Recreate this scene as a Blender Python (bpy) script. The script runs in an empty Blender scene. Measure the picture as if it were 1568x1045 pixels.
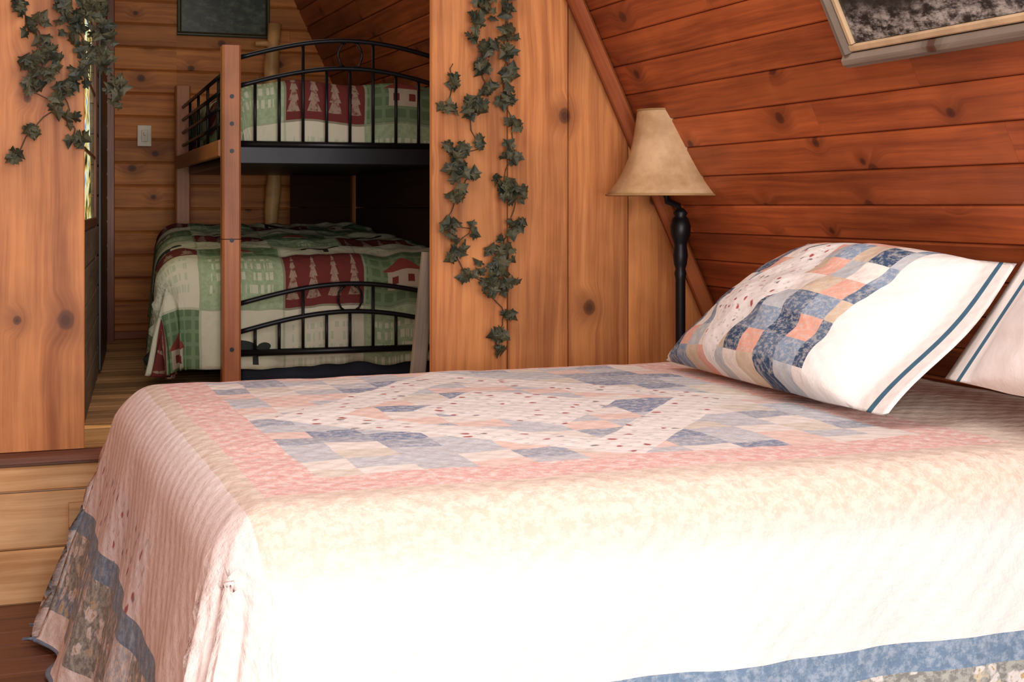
import bpy, bmesh, math, random
from mathutils import Vector, noise, Matrix
random.seed(7)
scene = bpy.context.scene
COL = scene.collection

# ------------------------------------------------------------ node helpers
class S:
    def __init__(s, nt, sock): s.nt=nt; s.k=sock
    def _m(s, op, *a):
        n=s.nt.nodes.new('ShaderNodeMath'); n.operation=op
        for i,x in enumerate((s,)+a):
            if isinstance(x,S): s.nt.links.new(x.k,n.inputs[i])
            else: n.inputs[i].default_value=x
        return S(s.nt,n.outputs[0])
    def __add__(s,o): return s._m('ADD',o)
    def __radd__(s,o): return s._m('ADD',o)
    def __sub__(s,o): return s._m('SUBTRACT',o)
    def __rsub__(s,o): return (s*-1.0)+o
    def __mul__(s,o): return s._m('MULTIPLY',o)
    def __rmul__(s,o): return s._m('MULTIPLY',o)
    def __truediv__(s,o): return s._m('DIVIDE',o)
    def __gt__(s,o): return s._m('GREATER_THAN',o)
    def __lt__(s,o): return s._m('LESS_THAN',o)
    def abs(s): return s._m('ABSOLUTE')
    def sqrt(s): return s._m('SQRT')
    def floor(s): return s._m('FLOOR')
    def fract(s): return s._m('FRACT')
    def mod(s,o): return s._m('FLOORED_MODULO',o)
    def max(s,o): return s._m('MAXIMUM',o)
    def min(s,o): return s._m('MINIMUM',o)
    def sin(s): return s._m('SINE')
    def sm(s,a,b):
        n=s.nt.nodes.new('ShaderNodeMapRange'); n.interpolation_type='SMOOTHSTEP'
        s.nt.links.new(s.k,n.inputs[0]); n.inputs[1].default_value=a; n.inputs[2].default_value=b
        return S(s.nt,n.outputs[0])
def mix(nt,f,a,b,blend='MIX'):
    n=nt.nodes.new('ShaderNodeMix'); n.data_type='RGBA'; n.blend_type=blend
    for i,x in ((0,f),(6,a),(7,b)):
        if isinstance(x,S): nt.links.new(x.k,n.inputs[i])
        elif isinstance(x,tuple): n.inputs[i].default_value=(x[0],x[1],x[2],1)
        else: n.inputs[i].default_value=x
    return S(nt,n.outputs[2])
def comb(nt,x,y,z=0.0):
    n=nt.nodes.new('ShaderNodeCombineXYZ')
    for i,v in enumerate((x,y,z)):
        if isinstance(v,S): nt.links.new(v.k,n.inputs[i])
        else: n.inputs[i].default_value=v
    return S(nt,n.outputs[0])
def wn(nt,vec):
    n=nt.nodes.new('ShaderNodeTexWhiteNoise'); n.noise_dimensions='2D'
    nt.links.new(vec.k,n.inputs['Vector']); return S(nt,n.outputs['Value'])
def nz(nt,vec,scale,detail=3,rough=.5):
    n=nt.nodes.new('ShaderNodeTexNoise'); n.inputs['Scale'].default_value=scale
    n.inputs['Detail'].default_value=detail; n.inputs['Roughness'].default_value=rough
    if vec is not None: nt.links.new(vec.k,n.inputs['Vector'])
    return S(nt,n.outputs[0])
def vor(nt,vec,scale,dim='2D'):
    n=nt.nodes.new('ShaderNodeTexVoronoi'); n.voronoi_dimensions=dim; n.inputs['Scale'].default_value=scale
    nt.links.new(vec.k,n.inputs['Vector'])
    sp=nt.nodes.new('ShaderNodeSeparateXYZ'); nt.links.new(n.outputs['Color'],sp.inputs[0])
    return S(nt,n.outputs['Distance']),S(nt,sp.outputs[0]),S(nt,sp.outputs[1])
def uvs(nt,name):
    n=nt.nodes.new('ShaderNodeUVMap'); n.uv_map=name
    sp=nt.nodes.new('ShaderNodeSeparateXYZ'); nt.links.new(n.outputs[0],sp.inputs[0])
    return S(nt,sp.outputs[0]),S(nt,sp.outputs[1])
def objco(nt):
    n=nt.nodes.new('ShaderNodeTexCoord'); return S(nt,n.outputs['Object'])
def ramp(nt,f,stops,const=True):
    n=nt.nodes.new('ShaderNodeValToRGB'); r=n.color_ramp
    r.interpolation='CONSTANT' if const else 'LINEAR'
    while len(r.elements)<len(stops): r.elements.new(.5)
    for e,(p,c) in zip(r.elements,stops): e.position=p; e.color=(c[0],c[1],c[2],1)
    nt.links.new(f.k,n.inputs[0]); return S(nt,n.outputs[0])
def newmat(name):
    m=bpy.data.materials.new(name); m.use_nodes=True
    return m,m.node_tree,m.node_tree.nodes['Principled BSDF']
def setb(nt,b,col,rough=.6,bump=None,bs=.3,bd=.01,metal=0,spec=.5):
    if isinstance(col,S): nt.links.new(col.k,b.inputs['Base Color'])
    else: b.inputs['Base Color'].default_value=(*col,1)
    if isinstance(rough,S): nt.links.new(rough.k,b.inputs['Roughness'])
    else: b.inputs['Roughness'].default_value=rough
    b.inputs['Metallic'].default_value=metal
    b.inputs['Specular IOR Level'].default_value=spec
    if bump is not None:
        n=nt.nodes.new('ShaderNodeBump'); n.inputs['Strength'].default_value=bs; n.inputs['Distance'].default_value=bd
        nt.links.new(bump.k,n.inputs['Height']); nt.links.new(n.outputs[0],b.inputs['Normal'])

def wood(name,c1,c2,knots=.5,rough=.5,kc=(.07,.02,.008),var=.35,kscale=2.4,blot=.35,placed=None):
    m,nt,b=newmat(name)
    u,v=uvs(nt,'UVMap')
    at=nt.nodes.new('ShaderNodeAttribute'); at.attribute_name='tone'
    tone=S(nt,at.outputs['Fac'])
    d,r1,r2=vor(nt,comb(nt,u,v*1.15),kscale)
    isk=r1>(1-knots)
    rad=(r2*.035+.03)*(kscale/2.4)
    jit=nz(nt,comb(nt,u*30,v*30),1,2)-.5
    q=(d+jit*.012)/rad
    kn=isk*(1-q.sm(.55,1.1))
    halo=isk*(1-q.sm(.6,4.0))
    ring=(q*9).sin()
    if placed:   # real knots at fixed spots of the wall (x, z, radius)
        sp=nt.nodes.new('ShaderNodeSeparateXYZ'); nt.links.new(objco(nt).k,sp.inputs[0])
        X=S(nt,sp.outputs[0]); Z=S(nt,sp.outputs[2])
        for (kx,kz,kr) in placed:
            dx=X-kx; dz=(Z-kz)*.8
            qq=((dx*dx+dz*dz).sqrt()+jit*.008)/kr
            kn=kn.max(1-qq.sm(.6,1.1)); halo=halo.max(1-qq.sm(.7,3.2)); ring=ring*(qq>1.3)+(qq*8).sin()*(qq<1.3)
    wob=nz(nt,comb(nt,u*1.3,v*4,tone*7),1,2)
    vv=v+halo*.03+wob*.05
    g=nz(nt,comb(nt,u*1.6,vv*48,tone*9),1,7,.68)
    g2=nz(nt,comb(nt,u*.9,vv*11,tone*5),1,3,.55)
    bl=nz(nt,comb(nt,u*2.2,v*3,tone*13),1,3,.6)
    f=(g*.8+g2*.7-.25).sm(.25,.72)
    c=mix(nt,f,c1,c2)
    tf=(tone*var+(1-var*.6))*(bl.sm(.3,.65)*blot+(1-blot*.6))
    c=mix(nt,1.0,c,comb(nt,tf,tf,tf),'MULTIPLY')
    c=mix(nt,halo*.55,c,tuple(x*.65 for x in c1))
    c=mix(nt,(kn+kn*ring*.2).min(1.0)*.92,c,kc)
    setb(nt,b,c,rough,g,.22,.005,spec=.3)
    return m

def plain(name,col,rough=.5,metal=0,var=.15,scale=12,bs=.1):
    m,nt,b=newmat(name)
    n=nz(nt,objco(nt),scale,4)
    c=mix(nt,n.sm(.3,.7),tuple(x*(1-var) for x in col),tuple(min(1,x*(1+var)) for x in col))
    setb(nt,b,c,rough,n,bs,.004,metal)
    return m

# ------------------------------------------------------------ mesh helpers
def finish(bm,name,mats,parent=None,smooth=False,loc=None):
    me=bpy.data.meshes.new(name); bm.normal_update(); bm.to_mesh(me); bm.free()
    if not isinstance(mats,(list,tuple)): mats=[mats]
    for m in mats: me.materials.append(m)
    if smooth:
        for p in me.polygons: p.use_smooth=True
    o=bpy.data.objects.new(name,me); COL.objects.link(o)
    if parent: o.parent=parent
    if loc: o.location=loc
    return o
def empty(name,loc=(0,0,0),rz=0):
    e=bpy.data.objects.new(name,None); e.empty_display_size=.1; COL.objects.link(e); e.location=loc; e.rotation_euler=(0,0,rz); return e
def wbm():
    bm=bmesh.new(); bm.loops.layers.uv.new('UVMap'); bm.loops.layers.float_color.new('tone'); return bm
def board(bm,o,L,W,N,l,w,t,ch=.004,tone=None,mi=0,gap=.0015):
    o=Vector(o);L=Vector(L);W=Vector(W);N=Vector(N)
    uvl=bm.loops.layers.uv['UVMap']; tl=bm.loops.layers.float_color['tone']
    tone=random.random() if tone is None else tone
    ou=random.uniform(0,30); ov=random.uniform(0,30)
    ch=min(ch,t*.45,w*.3)
    prof=[(gap,0),(w-gap,0),(w-gap,t-ch),(w-gap-ch,t),(gap+ch,t),(gap,t-ch)]
    a=[bm.verts.new(o+W*p+N*q) for p,q in prof]
    b=[bm.verts.new(o+L*l+W*p+N*q) for p,q in prof]
    n=len(prof)
    def setf(f,data):
        f.material_index=mi
        for lp,(uu,vv) in zip(f.loops,data):
            lp[uvl].uv=(uu+ou,vv+ov); lp[tl]=(tone,tone,tone,1)
    for i in range(n):
        j=(i+1)%n
        f=bm.faces.new((a[i],a[j],b[j],b[i]))
        va=prof[i][0]+prof[i][1]; vb=prof[j][0]+prof[j][1]
        setf(f,[(0,va),(0,vb),(l,vb),(l,va)])
    f=bm.faces.new(a[::-1]); setf(f,[(q,p) for p,q in prof[::-1]])
    f=bm.faces.new(b); setf(f,[(q,p) for p,q in prof])
def clip(bm,co,no):
    bmesh.ops.bisect_plane(bm,geom=bm.verts[:]+bm.edges[:]+bm.faces[:],plane_co=co,plane_no=no,clear_outer=True)
def runboards(bm,o,L,W,N,l,w,t,n,seg=None,**k):
    o=Vector(o);L=Vector(L);W=Vector(W)
    for i in range(n):
        s=0; e=l
        if seg is None: board(bm,o+W*w*i,L,W,N,l,w,t,**k); continue
        s=-random.uniform(0,seg[0])
        while s<l:
            q=random.uniform(*seg); a=max(s,0); z=min(s+q,l)
            if z-a>.01: board(bm,o+W*w*i+L*a,L,W,N,z-a-.001,w,t,**k)
            s+=q
def box(bm,c,s,bev=0,mi=0):
    r=bmesh.ops.create_cube(bm,size=1)
    vs=r['verts']
    for v in vs: v.co=Vector((v.co.x*s[0]+c[0],v.co.y*s[1]+c[1],v.co.z*s[2]+c[2]))
    fs=list({f for v in vs for f in v.link_faces})
    for f in fs: f.material_index=mi
    if bev>0:
        es=list({e for v in vs for e in v.link_edges})
        bmesh.ops.bevel(bm,geom=es,offset=bev,segments=3,profile=.5,affect='EDGES')
def tube(bm,pts,r,n=10,mi=0,caps=True):
    pts=[Vector(p) for p in pts]; rings=[]
    up=Vector((0,0,1))
    for i,p in enumerate(pts):
        t=(pts[min(i+1,len(pts)-1)]-pts[max(i-1,0)]).normalized()
        u=t.cross(up) if abs(t.dot(up))<.95 else t.cross(Vector((0,1,0)))
        u.normalize(); w=t.cross(u).normalized()
        rr=r[i] if isinstance(r,(list,tuple)) else r
        rings.append([bm.verts.new(p+u*math.cos(2*math.pi*k/n)*rr+w*math.sin(2*math.pi*k/n)*rr) for k in range(n)])
    for a,b in zip(rings,rings[1:]):
        for k in range(n):
            f=bm.faces.new((a[k],a[(k+1)%n],b[(k+1)%n],b[k])); f.smooth=True; f.material_index=mi
    if caps:
        bm.faces.new(rings[0][::-1]).material_index=mi; bm.faces.new(rings[-1]).material_index=mi
def lathe(bm,prof,c,n=48,mi=0):
    rings=[[bm.verts.new((c[0]+r*math.cos(2*math.pi*k/n),c[1]+r*math.sin(2*math.pi*k/n),c[2]+z)) for k in range(n)] for r,z in prof]
    for a,b in zip(rings,rings[1:]):
        for k in range(n):
            f=bm.faces.new((a[k],a[(k+1)%n],b[(k+1)%n],b[k])); f.smooth=True; f.material_index=mi

# ------------------------------------------------------------ materials
M_part=wood('partition_pine',(.32,.10,.030),(.62,.25,.082),.3,.5,kscale=3.0,var=.3,
   placed=[(.217,.852,.027),(1.955,.846,.024),(1.862,1.51,.024),(.135,1.60,.034),(1.56,1.70,.02),(2.20,1.22,.016)])
M_roof=wood('sloped_cedar',(.21,.044,.015),(.46,.115,.034),.45,.45,kc=(.06,.014,.007),var=.5,kscale=3.4)
M_back=wood('bunk_room_pine',(.38,.105,.020),(.70,.26,.058),.5,.5,kscale=3.6)
M_floor=wood('loft_floor_wood',(.34,.18,.07),(.66,.40,.19),.3,.45,var=.8)
M_floor2=wood('lower_floor_wood',(.13,.05,.03),(.24,.10,.055),.2,.4,var=.5)
M_riser=wood('riser_pine',(.55,.28,.11),(.80,.50,.25),.6,.5,var=.3,kscale=3)
M_trim=wood('dark_trim_wood',(.12,.04,.022),(.22,.08,.04),.1,.4)
M_pole=wood('red_trim_wood',(.24,.06,.02),(.36,.11,.04),.1,.3)
M_post=wood('bunk_post_wood',(.34,.10,.035),(.46,.17,.06),.2,.4)
M_grey=wood('weathered_board',(.16,.12,.09),(.28,.22,.16),.1,.7)
M_metal=plain('black_metal',(.010,.010,.013),.4,.5)
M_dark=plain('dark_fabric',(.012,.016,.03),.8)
M_cream=plain('switch_ivory',(.75,.68,.52),.4)
M_mat=plain('mattress_white',(.8,.77,.72),.8)

# ------------------------------------------------------------ room shell
OUT=Vector((1,0,.4766)).normalized(); INN=-OUT
UP=Vector((-.4766,0,1)).normalized()
RP=Vector((2.825,0,0))
YP=4.49; ZF=.446; YB=8.15; YF=-1.2; XL=-1.6; ZC=2.6
def planeclip(bm): clip(bm,RP+OUT*.018,OUT)

bm=wbm()
runboards(bm,RP+OUT*.02+Vector((0,YF,0))-UP*.05,(0,1,0),UP,INN,YB+.1-YF,.106,.02,29,seg=(2.2,4.5),ch=.005,gap=.001)
board(bm,RP+OUT*.12+Vector((0,YF-.05,0))-UP*.15,(0,1,0),UP,INN,YB+.25-YF,3.4,.098)
finish(bm,'wall_right',M_roof)

# partition: vertical boards, doorway between X .274 and 1.382
bm=wbm()
xs=[XL]; 
while xs[-1]<-.2: xs.append(xs[-1]+.26)
xs[-1]=.015; xs.append(.274)
for a,b in zip(xs,xs[1:]):
    board(bm,(b,YP,ZF+.012),(0,0,1),(-1,0,0),(0,-1,0),ZC-ZF,b-a,.03,ch=.003,tone=.45)
for (a,b),tn in zip(zip([1.382,1.652,1.876,2.105,2.33],[1.652,1.876,2.105,2.33,2.62]),(.35,.6,.4,.75,.5)):
    board(bm,(b,YP,ZF+.012),(0,0,1),(-1,0,0),(0,-1,0),ZC-ZF,b-a,.03,ch=.003,tone=tn)
board(bm,(.274,YP,ZC-.22),(1,0,0),(0,0,1),(0,-1,0),1.108,.22,.03)
planeclip(bm)
finish(bm,'wall_partition',M_part)

bm=wbm()
board(bm,(XL,YP-.03,ZF-.032),(1,0,0),(0,1,0),(0,0,1),4.4,.10,.03,tone=.4)
board(bm,(XL,YP-.055,ZF-.02),(1,0,0),(0,1,0),(0,0,1),4.4,.06,.03,ch=.012,tone=.2)
planeclip(bm)
finish(bm,'trim_1',M_trim)
# step riser
bm=wbm()
z=ZF-.032
for h in (.078,.172,.166):
    board(bm,(XL,YP-.02,z-h),(1,0,0),(0,0,1),(0,-1,0),4.45,h,.02,ch=.006); z-=h
planeclip(bm)
finish(bm,'wall_step_riser',M_riser)
bm=wbm()
board(bm,(.225,YP-.04,.215),(1,0,0),(0,0,1),(0,-1,0),.075,.085,.03,ch=.012)
finish(bm,'wood_block',M_riser)

bm=wbm()
runboards(bm,(XL,YP+.02,ZF-.02),(1,0,0),(0,1,0),(0,0,1),4.3,.105,.02,35,seg=(1.2,2.6),ch=.002)
planeclip(bm)
finish(bm,'floor_loft',M_floor)
bm=wbm()
runboards(bm,(XL,YF,-.02),(1,0,0),(0,1,0),(0,0,1),4.4,.125,.02,46,seg=(1.2,2.6),ch=.002)
finish(bm,'floor',M_floor2)
bm=wbm()
runboards(bm,(1.0,YB+.02,ZF-.05),(-1,0,0),(0,0,1),(0,-1,0),2.6,.131,.02,18,seg=(3,4),ch=.007,gap=.002)
runboards(bm,(1.0,YB+.02,ZF-.05),(1,0,0),(0,0,1),(0,-1,0),2.0,.131,.02,18,seg=(3,4),ch=.007,gap=.002)
board(bm,(XL-.1,YB+.06,ZF-.2),(1,0,0),(0,0,1),(0,-1,0),4.5,2.6,.038)
planeclip(bm)
finish(bm,'wall_back',M_back)
bm=wbm()
runboards(bm,(XL,YF,0),(0,1,0),(0,0,1),(1,0,0),YB-YF,.133,.02,20,seg=(2.2,4),ch=.007)
finish(bm,'wall_left',M_back)
bm=wbm()
runboards(bm,(XL,YB+.1,ZC+.03),(0,-1,0),(1,0,0),(0,0,-1),YB+.1-YF,.133,.02,25,seg=(2.2,4),ch=.007)
finish(bm,'ceiling',M_roof)
# front wall with big window opening
bm=wbm()
def vb(x0,x1,z0,z1):
    n=max(1,round((x1-x0)/.25)); w=(x1-x0)/n
    for i in range(n): board(bm,(x0+i*w,YF,z0),(0,0,1),(1,0,0),(0,1,0),z1-z0,w,.03)
vb(XL,-1.2,0,ZC); vb(2.1,2.8,0,ZC); vb(-1.2,2.1,0,.25); vb(-1.2,2.1,2.4,ZC)
planeclip(bm)
finish(bm,'wall_front',M_back)
bm=wbm()
for x in (-1.2,.43,2.04):
    board(bm,(x,YF+.03,.25),(0,0,1),(1,0,0),(0,1,0),2.15,.06,.03)
for zz in (.25,2.34):
    board(bm,(-1.2,YF+.03,zz),(1,0,0),(0,0,1),(0,1,0),3.3,.06,.031)
planeclip(bm)
finish(bm,'window_1',M_trim)

# slanted pole trim in the corner of partition and sloped wall
bm=wbm()
board(bm,RP+INN*.005+Vector((0,YP-.075,0))+UP*.2,UP,INN,(0,-1,0),2.7,.055,.028,ch=.012,tone=.6)
board(bm,RP+INN*.0+Vector((0,YP-.03,0))+UP*.2,UP,INN,(0,-1,0),2.7,.045,.045,ch=.01,tone=.1)
finish(bm,'trim_2',M_pole)

# bunk-room side partition (slightly splayed) with a window
P0=Vector((.305,5.0,ZF)); P1=Vector((.62,8.13,ZF)); D=(P1-P0); LL=D.length; D.normalize(); NR=Vector((D.y,-D.x,0))
bm=wbm()
runboards(bm,P0-NR*.03,D,(0,0,1),NR,LL,.133,.03,5,ch=.006)
runboards(bm,P0-NR*.03+D*1.3+Vector((0,0,.665)),D,(0,0,1),NR,LL-1.3,.133,.03,9,ch=.006)
runboards(bm,P0-NR*.03+Vector((0,0,1.73)),D,(0,0,1),NR,LL,.133,.03,4,ch=.006)
finish(bm,'wall_bunk_room',M_grey)
win=empty('window_2')
bm=wbm()
for z0 in (.665,1.69): board(bm,P0-NR*.012+Vector((0,0,z0)),D,(0,0,1),NR,1.3,.04,.014)
for z0 in (.95,1.22,1.48): board(bm,P0-NR*.012+Vector((0,0,z0)),D,(0,0,1),NR,1.3,.018,.008)
board(bm,P0-NR*.012+D*1.27,(0,0,1),D,NR,1.73,.03,.0135)
finish(bm,'frame',M_trim,win)
m,nt,b=newmat('foliage_outside_glow')
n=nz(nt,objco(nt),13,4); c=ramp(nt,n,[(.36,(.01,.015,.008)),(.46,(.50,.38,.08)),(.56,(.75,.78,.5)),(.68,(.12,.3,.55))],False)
setb(nt,b,c,.6); nt.links.new(c.k,b.inputs['Emission Color']); b.inputs['Emission Strength'].default_value=1.0  # foliage sheet emits its own colour, standing in for daylight outside
bm=bmesh.new()
NSEG=14; rows=[]
for i in range(NSEG+1):
    rows.append([bm.verts.new(P0-NR*(.030+.008*math.sin(i*1.7+j))+D*(-.0+1.3*i/NSEG)+Vector((0,0,.66+1.08*j/8))) for j in range(9)])
for i in range(NSEG):
    for j in range(8): bm.faces.new((rows[i][j],rows[i+1][j],rows[i+1][j+1],rows[i][j+1]))
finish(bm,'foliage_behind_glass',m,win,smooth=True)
bm=wbm()
board(bm,P0+NR*.002+D*1.5+Vector((0,0,.02)),(0,0,1),D,NR,1.75,.9,.012,tone=.1)
finish(bm,'door_1',plain('dark_door',(.03,.02,.018),.4))
bm=wbm()
board(bm,(.60,8.10,ZF),(0,0,1),(1,0,0),(0,-1,0),2.1,.055,.03,tone=.1)
finish(bm,'trim_3',M_pole)
bm=wbm()
board(bm,(.655,8.128,ZF),(1,0,0),(0,0,1),(0,-1,0),1.9,.05,.014,tone=.3)
finish(bm,'baseboard_back',M_pole)

# weathered board leaning beside the doorway
bm=wbm()
board(bm,(1.31,4.545,ZF),Vector((.10,0,1)).normalized(),(1,0,0),(0,-1,0),.60,.055,.02,tone=.6)
finish(bm,'leaning_board',wood('grey_board',(.11,.08,.06),(.18,.14,.105),.1,.7))

# ------------------------------------------------------------ switch
bm=bmesh.new(); box(bm,(.82,8.125,1.595),(.078,.01,.12),.004); box(bm,(.82,8.118,1.595),(.034,.012,.066),.003); box(bm,(.82,8.108,1.605),(.012,.02,.02),.002)
finish(bm,'light_switch',M_cream)

# framed picture factory
def picture(name,o,U,V,N,w,h,fw,mw,artmat,framemat,matmat,th=.03):
    e=empty(name)
    bm=wbm(); o=Vector(o);U=Vector(U);V=Vector(V);N=Vector(N)
    board(bm,o,U,V,N,w,fw,th,ch=.012); board(bm,o+V*(h-fw),U,V,N,w,fw,th,ch=.012)
    board(bm,o+V*fw,V,U,N,h-2*fw,fw,th,ch=.012); board(bm,o+U*(w-fw)+V*fw,V,U,N,h-2*fw,fw,th,ch=.012)
    finish(bm,'frame',framemat,e)
    bm=wbm(); i=fw; 
    board(bm,o+U*i+V*i,U,V,N,w-2*i,mw,th*.7); board(bm,o+U*i+V*(h-i-mw),U,V,N,w-2*i,mw,th*.7)
    board(bm,o+V*(i+mw)+U*i,V,U,N,h-2*i-2*mw,mw,th*.7); board(bm,o+U*(w-i-mw)+V*(i+mw),V,U,N,h-2*i-2*mw,mw,th*.7)
    finish(bm,'inner_border',matmat,e)
    bm=wbm(); uvl=bm.loops.layers.uv['UVMap']; j=fw+mw
    vs=[bm.verts.new(o+U*a+V*c+N*th*.4) for a,c in ((j,j),(w-j,j),(w-j,h-j),(j,h-j))]
    f=bm.faces.new(vs)
    for l,(a,c) in zip(f.loops,((0,0),(1,0),(1,1),(0,1))): l[uvl].uv=(a,c)
    finish(bm,'artwork',artmat,e)
    return e
m,nt,b=newmat('dark_landscape_print')
u,v=uvs(nt,'UVMap'); n=nz(nt,comb(nt,u*11,v*14),1,8,.75); 
edge=v+nz(nt,comb(nt,u*5,v*0.5),1,3)*.3
low=1-edge.sm(.20,.36)
c=mix(nt,n.sm(.42,.62)*low,(.018,.017,.017),(.42,.39,.36))
c=mix(nt,edge.sm(.3,.9),c,(.07,.07,.075))
setb(nt,b,c,.3)
M_frame=wood('grey_frame_wood',(.13,.10,.075),(.26,.21,.165),.1,.5)
M_border=plain('cream_border',(.52,.36,.21),.6)
picture('framed_picture',RP+INN*.002+UP*(1.56/UP.z)+Vector((0,3.055,0)),(0,-1,0),UP,INN,.86,.62,.04,.022,m,M_frame,M_border,.03)
m,nt,b=newmat('dark_green_print')
u,v=uvs(nt,'UVMap'); n=nz(nt,comb(nt,u*6,v*6),1,6,.7)
setb(nt,b,mix(nt,n.sm(.4,.7),(.012,.02,.014),(.09,.12,.07)),.3)
picture('framed_print',(1.0,8.128,2.17),(1,0,0),(0,0,1),(0,-1,0),.53,.36,.02,.006,m,plain('olive_frame',(.06,.06,.03),.4),plain('olive_border',(.08,.07,.04),.4),.02)

# peeled-log post
bm=bmesh.new()
tube(bm,[(1.53+.012*math.sin(i*.9),8.02,ZF+i*.12) for i in range(16)],[.04+.006*math.sin(i*2.1) for i in range(16)],14)
tube(bm,[(1.53,8.02,2.12),(1.48,8.0,2.13),(1.42,7.99,2.125)],[.02,.017,.014],10)
finish(bm,'log_post',plain('peeled_log',(.70,.38,.14),.5,var=.3,scale=8))

# ------------------------------------------------------------ drape function
def drape(name,x0,x1,y0,y1,ztop,r,Ls,step,flare,amp,mat,zmin=.01,post=None,freq=14,parent=None,solid=.008):
    q=r
    cx0=x0+q if Ls[0] else x0; cx1=x1-q if Ls[1] else x1
    cy0=y0+q if Ls[2] else y0; cy1=y1-q if Ls[3] else y1
    ua,ub=cx0-Ls[0],cx1+Ls[1]; va,vb=cy0-Ls[2],cy1+Ls[3]
    nu=int((ub-ua)/step); nv=int((vb-va)/step)
    bm=bmesh.new(); uvl=bm.loops.layers.uv.new('UVMap'); uv2=bm.loops.layers.uv.new('Drop')
    grid=[];data={}
    for i in range(nu+1):
        u=ua+(ub-ua)*i/nu; row=[]
        for j in range(nv+1):
            v=va+(vb-va)*j/nv
            cx=min(max(u,cx0),cx1); cy=min(max(v,cy0),cy1)
            ox,oy=u-cx,v-cy; Le=math.hypot(ox,oy); Lm=max(abs(ox),abs(oy))
            zt=ztop(cx,cy)
            if Le<1e-6: p=Vector((cx,cy,zt)); L=0
            else:
                nx,ny=ox/Le,oy/Le; L=Le if Le<r*1.57 else Lm**.75*Le**.25
                L=Le*.5+L*.5 if Le<r*2 and Le>r*1.57 else L
                if L<r*math.pi/2: out=r*math.sin(L/r); drop=r*(1-math.cos(L/r))
                else: drop=r+(L-r*math.pi/2); out=r
                k=max(0,drop-r*.3); corner=min(1,4*abs(nx*ny))
                out+=flare(nx,ny,cx,cy)*k
                ph=freq*(u*ny*ny+v*nx*nx)+5*math.atan2(oy,ox)*corner
                out+=amp*(k**1.3)*(math.sin(ph)+.5*math.sin(ph*2.3+1))*(1+1.2*corner)
                out+=.02*noise.noise(Vector((u*4,v*4,3)))*k*2
                p=Vector((cx+nx*out,cy+ny*out,max(zmin+.006*(1+math.sin(u*31+v*17)),zt-drop)))
            if post: p=post(p)
            vt=bm.verts.new(p); row.append(vt); data[vt]=(u,v,L)
        grid.append(row)
    for i in range(nu):
        for j in range(nv):
            f=bm.faces.new((grid[i][j],grid[i+1][j],grid[i+1][j+1],grid[i][j+1]))
            for l in f.loops:
                d=data[l.vert]; l[uvl].uv=(d[0],d[1]); l[uv2].uv=(d[2],0)
    o=finish(bm,name,mat,parent,True)
    s=o.modifiers.new('s','SOLIDIFY'); s.thickness=solid; s.offset=-1
    return o

# ------------------------------------------------------------ quilt material
BLUE=(.20,.25,.38); SLATE=(.34,.38,.47); LBLUE=(.54,.57,.62); PEACH=(.84,.60,.52); CREAM=(.86,.80,.74); TAN=(.72,.65,.55); WHITE=(.88,.85,.82); PINK=(.80,.47,.43)
PAL=[(0,BLUE),(.10,PEACH),(.22,LBLUE),(.44,SLATE),(.58,CREAM),(.80,LBLUE),(.92,TAN)]
def florals(nt,u,v,base,scale=17,col=(.42,.10,.10)):
    w=comb(nt,u,v)
    wx=nz(nt,w,scale*1.6,2)*.03
    d,a,b_=vor(nt,comb(nt,u+wx,v-wx),scale)
    k=(1-d.sm(.08,.18))*(a>.4)
    d2,a2,b2=vor(nt,comb(nt,u-wx,v*1.3+wx),scale*2.1)
    c=mix(nt,(1-d2.sm(.12,.3))*(a2>.6)*.6,base,(.45,.45,.42))
    c=mix(nt,k,c,mix(nt,b_>.7,col,(.25,.22,.22)))
    return c
m,nt,b=newmat('quilt_patchwork'); M_quilt=m
u,v=uvs(nt,'UVMap'); L,_=uvs(nt,'Drop')
vec=comb(nt,u,v)
wob=(nz(nt,vec,6,2)-.5)*.018
uu=u+wob; vv=v+wob
du=(uu-1.23).abs(); dv=(vv-3.26).abs()
mm=du+dv*.85
i=((uu-1.23)/.115).floor(); j=((vv-3.26)/.095).floor()
ii=((uu-1.23)/.115+.0).abs().floor(); jj=((vv-3.26)/.095).abs().floor()
h=wn(nt,comb(nt,i,j))
sel=(((ii+jj)*.31)+h*.42).fract()
patch=ramp(nt,sel,PAL)
pr=nz(nt,vec,55,4,.75)
patch=mix(nt,pr.sm(.44,.6)*.5,patch,(.80,.77,.74))
white=florals(nt,u,v,WHITE,15)
inner=mix(nt,(mm<.62),patch,white)
inner=mix(nt,(mm<.44),inner,patch)
inner=mix(nt,(mm<.27),inner,white)
inr=(du<.665)*(dv<.725)
bandr=(du<.785)*(dv<.865)
sp=nz(nt,vec,45,4,.75)
pinkc=mix(nt,sp.sm(.42,.62),PINK,(.88,.73,.68))
creamc=mix(nt,sp.sm(.42,.6)*.7,(.80,.70,.60),(.68,.52,.42))
outc=mix(nt,L.sm(.10,.22),creamc,WHITE)
footc=mix(nt,sp.sm(.4,.65)*.6,(.84,.74,.71),(.92,.87,.84))
foot=(uu<.40)
outc=mix(nt,foot,outc,footc)
c=mix(nt,bandr,outc,pinkc); c=mix(nt,inr,c,inner)
c=mix(nt,(L>.24)*(uu<.3)*(vv>2.9),c,florals(nt,u,v,(.82,.78,.80),15))
hb=wn(nt,comb(nt,(u/.16).floor(),(v/.16).floor()))
wu=nz(nt,comb(nt,u,v,3.3),30,3,.6)-.5; wv=nz(nt,comb(nt,u,v,8.1),30,3,.6)-.5
d,ra,rb=vor(nt,comb(nt,u+wu*.06,v+wv*.06),26)
gr=nz(nt,vec,60,3,.7)
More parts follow.
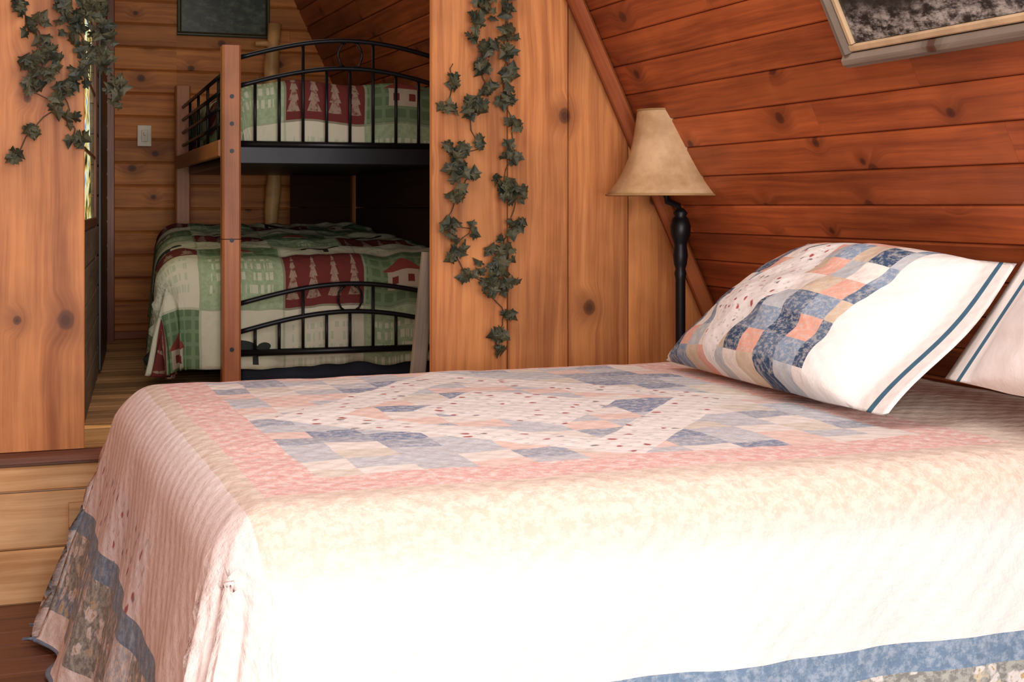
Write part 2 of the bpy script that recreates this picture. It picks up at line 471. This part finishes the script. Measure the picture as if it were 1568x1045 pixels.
basef=mix(nt,gr.sm(.42,.58),mix(nt,hb>.6,(.20,.27,.36),(.24,.25,.24)),mix(nt,hb>.6,(.38,.46,.54),(.42,.44,.40)))
flor=mix(nt,(1-d.sm(.25,.45))*(ra>.35)*.9,basef,mix(nt,rb>.65,(.78,.76,.73),(.62,.57,.42)))
flor=mix(nt,(1-d.sm(.06,.13))*(ra>.35),flor,(.5,.38,.2))
flor=mix(nt,hb<.2,flor,mix(nt,pr.sm(.4,.6),(.45,.52,.60),(.75,.74,.70)))
blueb=mix(nt,sp.sm(.4,.65),(.16,.25,.37),(.34,.43,.53))
c=mix(nt,L>.395,c,blueb); c=mix(nt,L>.452,c,flor); c=mix(nt,L>.66,c,mix(nt,sp.sm(.4,.6),(.8,.70,.66),WHITE)); c=mix(nt,L>.745,c,(.2,.27,.38))
q1=((u*95+sp*2).sin()*(v*95+sp*2).sin())
bumpv=nz(nt,vec,42,3,.6)*.6+q1*.2
setb(nt,b,c,.95,bumpv,.6,.011,spec=.05)
b.inputs['Sheen Weight'].default_value=.1

def ztop(x,y):
    z=.70+.005*noise.noise(Vector((x*5,y*5,0)))+.002*noise.noise(Vector((x*14,y*14,2)))
    if x>2.05: z+=.02*min(1,(x-2.05)/.2)*(1 if y<3.7 else .4)
    return z
def fl(nx,ny,cx,cy):
    t=min(1,max(0,(cy-2.3)/1.7))
    foot=.16+.14*t
    side=.05
    return foot*nx*nx+side*ny*ny+ .05*4*(nx*ny)**2
drape('quilt',.34,2.42,2.25,4.10,ztop,.10,(.77,0,.77,.75),.014,fl,.04,M_quilt,zmin=.012,freq=11)

bed=empty('bed',(0,0,0))
bm=bmesh.new(); box(bm,(1.40,3.175,.555),(1.98,1.72,.24),.06); finish(bm,'mattress',M_mat,bed,True)
bm=bmesh.new(); box(bm,(1.40,3.175,.335),(1.96,1.70,.19),.02); finish(bm,'box_spring',M_mat,bed)
bm=bmesh.new()
for y in (2.36,3.99): box(bm,(1.4,y,.215),(1.94,.03,.05),.004)
for x in (.46,1.4,2.34):
    for y in (2.40,3.95): tube(bm,[(x,y,0),(x,y,.21)],[.022,.028],12)
    box(bm,(x,3.175,.215),(.03,1.62,.045),.004)
finish(bm,'bed_frame',M_metal,bed)

# ------------------------------------------------------------ pillows
m,nt,b=newmat('pillow_sham_patchwork'); M_sham=m
s,t=uvs(nt,'UVMap'); vec=comb(nt,s,t)
wob=(nz(nt,vec,7,2)-.5)*.012
ss=s+wob; tt=t+wob
ps=(ss-.34)
ii=((ss-.34)/.075).floor(); jj=((tt-.27)/.075).floor()
# flowered diamond panel with a ring of patch rows around it
panel=(ps.abs()*1.0+(tt-.27).abs()*.55)<.165
h=wn(nt,comb(nt,ii,jj))
sel=(((ii+jj*2+40)*.23)+h*.16).fract()
patch=ramp(nt,sel,[(0,(.05,.085,.16)),(.14,(.80,.42,.32)),(.34,(.50,.54,.58)),(.46,(.12,.17,.26)),(.58,CREAM),(.72,(.25,.33,.45)),(.88,(.66,.52,.38))])
pr=nz(nt,vec,70,4,.75); patch=mix(nt,pr.sm(.45,.6)*.45,patch,(.68,.65,.6))
c=mix(nt,panel,patch,florals(nt,s,t,WHITE,22,(.5,.12,.12)))
c=mix(nt,(ss>.75).max(ss<.03),c,WHITE)
c=mix(nt,(s>.93)*(s<.948),c,(.07,.16,.24))
bv=nz(nt,vec,45,3,.6)*.6+((s*120).sin()*(t*120).sin())*.15
setb(nt,b,c,.95,bv,.5,.009,spec=.05)
m,nt,b=newmat('plain_quilted_cotton'); M_cot=m
s,t=uvs(nt,'UVMap'); vec=comb(nt,s,t)
c=mix(nt,(s>.05)*(s<.066),WHITE,(.07,.16,.24))
c=mix(nt,(t>.42)*(s>.1),c,(.12,.15,.24))
setb(nt,b,c,.9,nz(nt,vec,45,3),.3,.006,spec=.05)
def pillow(name,A,D_,B,C,T,mat,seg=48,flange=None,zlo=.712):
    A,D_,B,C=map(Vector,(A,D_,B,C))
    bm=bmesh.new(); uvl=bm.loops.layers.uv.new('UVMap')
    nrm=(D_-A).cross(B-A).normalized()
    if nrm.x>0: nrm=-nrm
    first=None
    for sgn in (1,-1):
        g=[]
        for i in range(seg+1):
            s=i/seg; row=[]
            for j in range(seg+1):
                if first and (i in (0,seg) or j in (0,seg)):
                    row.append(first[i][j]); continue
                t=j/seg
                se=s
                if flange:
                    lo,hi=flange; se=(s-lo)/(hi-lo)
                se=min(1,max(0,se))
                tw=t**.8
                h=max(0,1-abs(2*se-1)**2.8)**.6*max(0,1-abs(2*tw-1)**3.0)**.5*(.75+.25*min(1,s*2))
                p=A*(1-s)*(1-t)+D_*s*(1-t)+B*(1-s)*t+C*s*t
                wr=noise.noise(Vector((s*4,t*3.5,sgn)))*.03+noise.noise(Vector((s*11,t*9,sgn)))*.012
                hh=h*T*(1.0 if sgn>0 else .5)+wr*h
                p=p+nrm*sgn*(hh+.004)+nrm*(.012*math.sin(t*6+1)*s**3)
                p.z=max(p.z,zlo+.004*sgn)
                row.append(bm.verts.new(p))
            g.append(row)
        if first is None: first=g
        for i in range(seg):
            for j in range(seg):
                idx=((i,j),(i+1,j),(i+1,j+1),(i,j+1))
                if sgn>0: idx=idx[::-1]
                try: f=bm.faces.new([g[a][c_] for a,c_ in idx])
                except ValueError: continue
                for l,(a,c_) in zip(f.loops,idx): l[uvl].uv=(a/seg,c_/seg*.54)
    bmesh.ops.recalc_face_normals(bm,faces=bm.faces[:])
    return finish(bm,name,mat,None,True)
pillow('pillow',(1.95,3.86,.722),(1.88,2.62,.722),(2.18,3.42,1.09),(2.22,2.60,1.06),.15,M_sham,flange=(0,.87),zlo=.716)
pillow('pillow.001',(2.06,2.66,.80),(2.04,1.85,.78),(2.25,2.60,1.09),(2.25,1.85,1.09),.09,M_cot,flange=(.1,1))

# ------------------------------------------------------------ floor lamp
lamp=empty('floor_lamp',(0,0,0))
LX,LY=2.20,4.25
bm=bmesh.new()
prof=[(0.0,0),(.14,0),(.145,.012),(.13,.03),(.06,.045),(.03,.07),(.018,.11),(.016,.30),(.026,.32),(.016,.34),(.0165,.66),(.017,.95),(.021,.97),(.017,.985),(.022,1.0),(.026,1.03),(.022,1.065),(.024,1.075),(.034,1.10),(.036,1.13),(.028,1.155),(.02,1.165),(.026,1.175),(.012,1.19),(0,1.195)]
lathe(bm,prof,(LX,LY,0),32)
tube(bm,[(LX,LY,1.17),(LX-.008,LY,1.20),(LX-.05,LY,1.215),(LX-.058,LY,1.24),(LX-.058,LY,1.30)],.011,10)
finish(bm,'stand',M_metal,lamp)
bm=bmesh.new()
sx=LX-.058
tube(bm,[(sx,LY,1.28),(sx,LY,1.36)],[.02,.02],16)
for sg in (1,-1): tube(bm,[(sx+sg*.02,LY,1.30),(sx+sg*.055,LY,1.36),(sx+sg*.05,LY,1.45),(sx,LY,1.525)],.0025,6)
tube(bm,[(sx,LY,1.52),(sx,LY,1.535),(sx,LY,1.55),(sx,LY,1.56)],[.006,.004,.008,.003],10)
for k in range(3):
    a=k*2.094; tube(bm,[(sx,LY,1.522),(sx+.09*math.cos(a),LY+.09*math.sin(a),1.518)],.002,6)
finish(bm,'harp',M_metal,lamp)
bm=bmesh.new()
bp=[]
for k in range(15):
    t=k/14; r=.094+.035*t+.070*t**3.2; bp.append((r,1.522-.287*t))
inner_=[(r-.002,z) for r,z in bp[::-1]]
lathe(bm,bp+inner_+[bp[0]],(sx,LY,0),56)
m,nt,b=newmat('parchment_shade')
n=nz(nt,objco(nt),9,5,.6); c=mix(nt,n.sm(.3,.7),(.40,.235,.105),(.62,.41,.23)); setb(nt,b,c,.6,n,.15,.003)
finish(bm,'shade',m,lamp)
bm=bmesh.new()
for r,z in ((.094,1.522),(.199,1.236)):
    tube(bm,[(sx+r*math.cos(k*math.pi/24),LY+r*math.sin(k*math.pi/24),z) for k in range(49)],.0035,8)
finish(bm,'shade_trim',plain('tan_braid',(.36,.2,.08),.7),lamp)

# ------------------------------------------------------------ bunk bed
bunk=empty('bunk_bed',(.915,5.70,0),-.038)
W=.98; LN=2.15
bm=wbm()
def post(x,y,z1,w=.074):
    z=ZF
    for k,h in enumerate((.62,z1-ZF-.62)):
        board(bm,(x-w/2,y+w/2,z),(0,0,1),(1,0,0),(0,-1,0),h-.003,w,w,ch=.008,tone=.5,gap=0); z+=h
post(0,0,1.85); post(0,LN,1.86,.08); post(W,0,1.80); post(W,LN,1.66)
for x in (-.02,W-.01):
    board(bm,(x,.04,1.40),(0,1,0),(0,0,1),(-1,0,0),LN-.08,.07,.025,tone=.4)
finish(bm,'posts',M_post,bunk)
bm=bmesh.new()
for x in (0,W):
    for z in (1.64,1.53,1.42,1.06,.62): tube(bm,[(x,-.036,z),(x,-.041,z)],.009,10)
def arch(y,zb,zt,zpk,z2b,nb):
    def top(x,off=0): t=x/W; return zt+off+(zpk-zt)*math.sin(math.pi*t)
    N_=20
    for off in (0,-.115):
        tube(bm,[(.03+(W-.06)*k/N_,y,top((W)*k/N_,off)) for k in range(N_+1)],.010,8)
    for k in range(1,nb+1):
        x=W*k/(nb+1)
        tube(bm,[(x,y,z2b),(x,y,top(x,-.115 if k%3 else 0))],.0065,8)
    tube(bm,[(.03,y,z2b),(W-.03,y,z2b)],.014,8)
    for s_ in (-1,1):
        c=W/2; tube(bm,[(c+s_*(.02+.03*math.sin(a*.5)),y,top(c,-.06)+.05*math.cos(a*.5)) for a in range(7)],.005,6)
arch(0,1.4,1.80,1.885,1.45,9)
arch(LN,1.4,1.70,1.78,1.45,9)
arch(0,.6,.80,.875,.60,9)
arch(LN,.6,.80,.875,.60,9)
for z in (1.46,1.53,1.60,1.67,1.74): tube(bm,[(-.0,.03,z+.02),(0,LN-.03,z)],.009,8)
for k in range(1,5): tube(bm,[(0,LN*k/5,1.44),(0,LN*k/5,1.75)],.007,8)
box(bm,(W/2,LN/2,1.395),(W-.06,LN-.06,.05),.01)
box(bm,(W/2,.0,1.405),(W-.06,.03,.07),.004)
box(bm,(W/2-.02,LN/2+.03,.62),(W-.1,LN-.12,.06),.01)
finish(bm,'metal_frame',M_metal,bunk)
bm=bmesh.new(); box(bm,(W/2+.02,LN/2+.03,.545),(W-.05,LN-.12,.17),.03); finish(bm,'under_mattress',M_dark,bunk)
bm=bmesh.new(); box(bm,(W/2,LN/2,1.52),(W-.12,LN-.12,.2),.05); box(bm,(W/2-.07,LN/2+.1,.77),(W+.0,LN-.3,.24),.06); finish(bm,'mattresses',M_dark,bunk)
bm=wbm()  # near-black panels added to stand in for the shade under the upper bunk
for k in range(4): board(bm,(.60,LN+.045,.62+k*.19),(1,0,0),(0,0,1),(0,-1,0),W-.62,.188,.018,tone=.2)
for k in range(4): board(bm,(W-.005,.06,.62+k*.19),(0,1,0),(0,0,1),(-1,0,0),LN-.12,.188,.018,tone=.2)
finish(bm,'bunk_shade_panels',wood('bunk_shade_dark',(.03,.010,.006),(.05,.018,.011),.1,.95),bunk)
m,nt,b=newmat('lodge_patchwork'); M_lodge=m
u,v=uvs(nt,'UVMap'); CS=.31
wob=(nz(nt,comb(nt,u,v),5,2)-.5)*.02
a_=(u+wob+.12)/(CS*1.1); b__=(v+wob+.11)/CS
i=a_.floor(); j=b__.floor(); fx=a_.fract(); fy=b__.fract()
typ=(i+j*2+40).mod(5.0)
fxc=(fx-.5).abs()
GREEN=(.11,.17,.09); SAGE=(.27,.36,.21); RED=(.14,.032,.030); CR=(.56,.54,.41)
gn=nz(nt,comb(nt,u,v),40,3,.7)
plaid=((u*120).sin()>.6).max((v*120).sin()>.6)
green=mix(nt,plaid*.4,GREEN,(.24,.33,.19))
let=(nz(nt,comb(nt,u*60,(fy*6).floor()*9+3),1,1)>.5)*((fy*6).fract()>.35)*(fx>.12)*(fx<.88)*(fy>.2)*(fy<.8)
sage=mix(nt,(let*.7),mix(nt,gn.sm(.4,.6)*.5,SAGE,(.42,.48,.32)),(.60,.60,.45))
gx=(fx*4).fract(); tier=(fy*7).fract()
tree=((gx-.5).abs()<((.9-fy)*.45*(1-tier*.45)))*(fy>.14)*(fy<.9)
redc=mix(nt,tree*(gn.sm(.3,.55))*.7,RED,(.38,.30,.22))
body=(fxc<.2)*(fy>.25)*(fy<.5); roof=(fxc<(.72-fy)*1.2)*(fy>.5)*(fy<.7); win_=(((fxc-.1).abs())<.04)*(fy>.32)*(fy<.42)
house=mix(nt,body,green,(.42,.36,.27)); house=mix(nt,roof,house,(.22,.05,.04)); house=mix(nt,win_,house,(.17,.035,.03))
bb=(((fx-.48)*(fx-.48))*6+((fy-.50)*(fy-.50))*28)<.28
legs=((fxc-.15).abs()<.035)*(fy>.28)*(fy<.5)
head=(((fx-.76)*(fx-.76))*16+((fy-.52)*(fy-.52))*30)<.1
bear=mix(nt,bb.max(legs).max(head),mix(nt,gn.sm(.4,.6)*.4,CR,(.48,.52,.36)),(.035,.04,.035))
lett2=mix(nt,let*.5,CR,(.30,.38,.24))
c=mix(nt,typ>.5,sage,redc); c=mix(nt,typ>1.5,c,house); c=mix(nt,typ>2.5,c,bear); c=mix(nt,typ>3.5,c,lett2)
edge=(fx<.03).max(fy<.03); c=mix(nt,edge*.6,c,(.30,.34,.23))
setb(nt,b,c,.9,nz(nt,comb(nt,u,v),25,3),.5,.012,spec=.05)
def zl(x,y): 
    t=(y-.05)/2; return .975+.125*min(1,max(0,t))**.8+.02*noise.noise(Vector((x*4,y*4,1)))+.016*noise.noise(Vector((x*11,y*9,4)))
drape('blanket_lower',-.29,.93,.05,2.0,zl,.12,(.54,0,.52,0),.02,lambda nx,ny,cx,cy:.02,.06,M_lodge,zmin=.5,parent=bunk,freq=18,
      post=lambda p: Vector((p.x+max(0,(p.y-.1))*.07*(1-min(1,max(0,p.x/.9))),p.y,p.z)))
def zu(x,y): return 1.715+.02*noise.noise(Vector((x*5,y*5,9)))+.03*min(1,max(0,y-1.5))
drape('blanket_upper',.035,.92,.035,2.08,zu,.07,(.34,0,.36,0),.02,lambda nx,ny,cx,cy:.0,.0,M_lodge,zmin=1.4,parent=bunk)

# ------------------------------------------------------------ ivy
m,nt,b=newmat('ivy_leaf')
n=nz(nt,objco(nt),25,3); c=mix(nt,n.sm(.35,.65),(.014,.022,.012),(.075,.072,.035)); setb(nt,b,c,.6); M_ivy=m
M_stem=plain('ivy_stem',(.07,.045,.02),.7)
YLIM=YP-.033
def leaf(bm,p,size,ang,tilt,yaw):
    pts=[(0,-.15),(.25,-.42),(.5,-.25),(.42,-.02),(.72,.15),(.38,.3),(.3,.45),(0,.95),(-.3,.45),(-.38,.3),(-.72,.15),(-.42,-.02),(-.5,-.25),(-.25,-.42)]
    M=Matrix.Rotation(ang,3,'Y')@Matrix.Rotation(tilt,3,'X')@Matrix.Rotation(yaw,3,'Z')
    cv=bm.verts.new(Vector(p)+M@Vector((0,-.12*size,.1*size)))
    vs=[bm.verts.new(Vector(p)+M@Vector((x*size,.12*size*abs(x),z*size))) for x,z in pts]
    for v_ in vs+[cv]: v_.co.y=min(v_.co.y,YLIM)
    for k in range(len(vs)): bm.faces.new((cv,vs[k],vs[(k+1)%len(vs)]))
def ivy(name,strands,y):
    bm=bmesh.new()
    for st in strands:
        pts=[(x,y,z) for x,z,s,n in st]
        fine=[]
        for a,b_ in zip(pts,pts[1:]):
            for k in range(4):
                t=k/4; fine.append((a[0]*(1-t)+b_[0]*t+.006*math.sin(k*2+a[2]*50),y-.006,a[2]*(1-t)+b_[2]*t))
        fine.append((pts[-1][0],y-.006,pts[-1][2])); tube(bm,fine,.0018,5,mi=1)
        for x,z,s,n in st:
            for k in range(int(n*1.9+.5)):
                rr=s*1.25*random.uniform(0,1.0); an=random.uniform(0,6.28)
                leaf(bm,(x+rr*math.cos(an),y-random.uniform(.012,.06),z+rr*math.sin(an)),random.uniform(.022,.040),random.uniform(-3.1,3.1),random.uniform(-.8,.8),random.uniform(-.9,.9))
    return finish(bm,name,[M_ivy,M_stem])
def R(x,y,s=.02,n=4): return (1.382+(x-658)*.00234,1.2+(315-y)*.00221,s,n)
def Lf(x,y,s=.02,n=4): return (.028+x*.00189,1.2+(315-y)*.00199,s,n)
yi=YP-.034
ivy('ivy_garland',[
 [R(730,-60),R(722,-20,.04,8),R(735,15,.035,7),R(722,35,.03,6),R(712,60,.015,2),R(738,75,.02,5),R(733,103,.03,5),R(735,135,.02,3),R(718,165,.04,8),R(708,172,.02,4),R(728,228,.02,2),R(690,240,.045,9),R(688,262,.03,5),R(716,268,.01,2),R(692,303,.025,4),R(678,345,.025,4),R(716,350,.015,2),R(690,380,.03,5),R(704,420,.02,3),R(740,432,.03,6)],
 [R(686,100,.0,0),R(686,130,.02,3),R(680,170,.02,4)],
 [R(775,-60),R(768,-15,.03,5),R(768,15,.025,4),R(770,50,.025,5),R(766,80,.02,3),R(768,112,.025,4),R(766,150,.025,5),R(780,195,.025,4),R(775,235,.03,6),R(765,285,.05,11),R(783,300,.025,4),R(778,345,.025,4),R(760,388,.045,9),R(750,415,.055,13),R(765,440,.035,7),R(738,440,.03,4),R(768,482,.015,3),R(755,515,.02,4),R(756,535,.01,2)],
],yi)
ivy('ivy_garland.001',[
 [Lf(20,-40),Lf(30,15,.02,4),Lf(50,40,.03,5),Lf(75,85,.04,8),Lf(58,110,.04,8),Lf(40,135,.02,3),Lf(85,162,.02,3),Lf(50,200,.015,3),Lf(20,243,.015,3)],
 [Lf(90,-40),Lf(95,15,.04,8),Lf(115,45,.04,9),Lf(140,80,.04,7),Lf(120,115,.03,6),Lf(98,135,.02,4),Lf(105,180,.02,2),Lf(118,215,.02,4)],
 [Lf(130,-40),Lf(140,10,.04,9),Lf(155,50,.04,8),Lf(165,90,.03,6),Lf(175,125,.03,5),Lf(180,150,.02,3)],
],yi)

# ------------------------------------------------------------ lights
def area(name,loc,target,sx,sy,power,col):
    l=bpy.data.lights.new(name,'AREA'); l.shape='RECTANGLE'; l.size=sx; l.size_y=sy; l.energy=power; l.color=col
    o=bpy.data.objects.new(name,l); COL.objects.link(o); o.location=loc
    o.rotation_euler=(Vector(target)-Vector(loc)).to_track_quat('-Z','Y').to_euler(); return o
area('window_daylight',(.45,YF+.08,1.35),(.7,4,1.0),3.1,2.0,182,(1,.98,.95))
area('ceiling_fill',(.9,2.6,2.5),(1.0,2.9,0),1.6,1.6,28,(1,.98,.95))  # added soft fill for the bed top, no actual fixture overhead
area('bunk_window_light',(-.5,5.2,1.9),(1.1,7.6,1.2),.7,.9,72,(1,.82,.54))
area('bunk_ceiling_fill',(1.0,6.2,2.5),(1.0,6.6,0),.8,.8,3,(1,.85,.65))  # added weak fill for the bunk room, no fixture there
w=bpy.data.worlds.new('World'); scene.world=w; w.use_nodes=True
w.node_tree.nodes['Background'].inputs[0].default_value=(.8,.88,1,1); w.node_tree.nodes['Background'].inputs[1].default_value=.6
scene.view_settings.view_transform='Standard'

# ------------------------------------------------------------ camera
cam=bpy.data.cameras.new('camera'); co=bpy.data.objects.new('camera',cam); COL.objects.link(co)
co.location=(0,0,1.2); co.rotation_euler=(math.radians(90),0,math.radians(-20.5))
cam.sensor_width=36; cam.lens=49.13; cam.shift_y=-.1323; cam.clip_start=.05
scene.camera=co
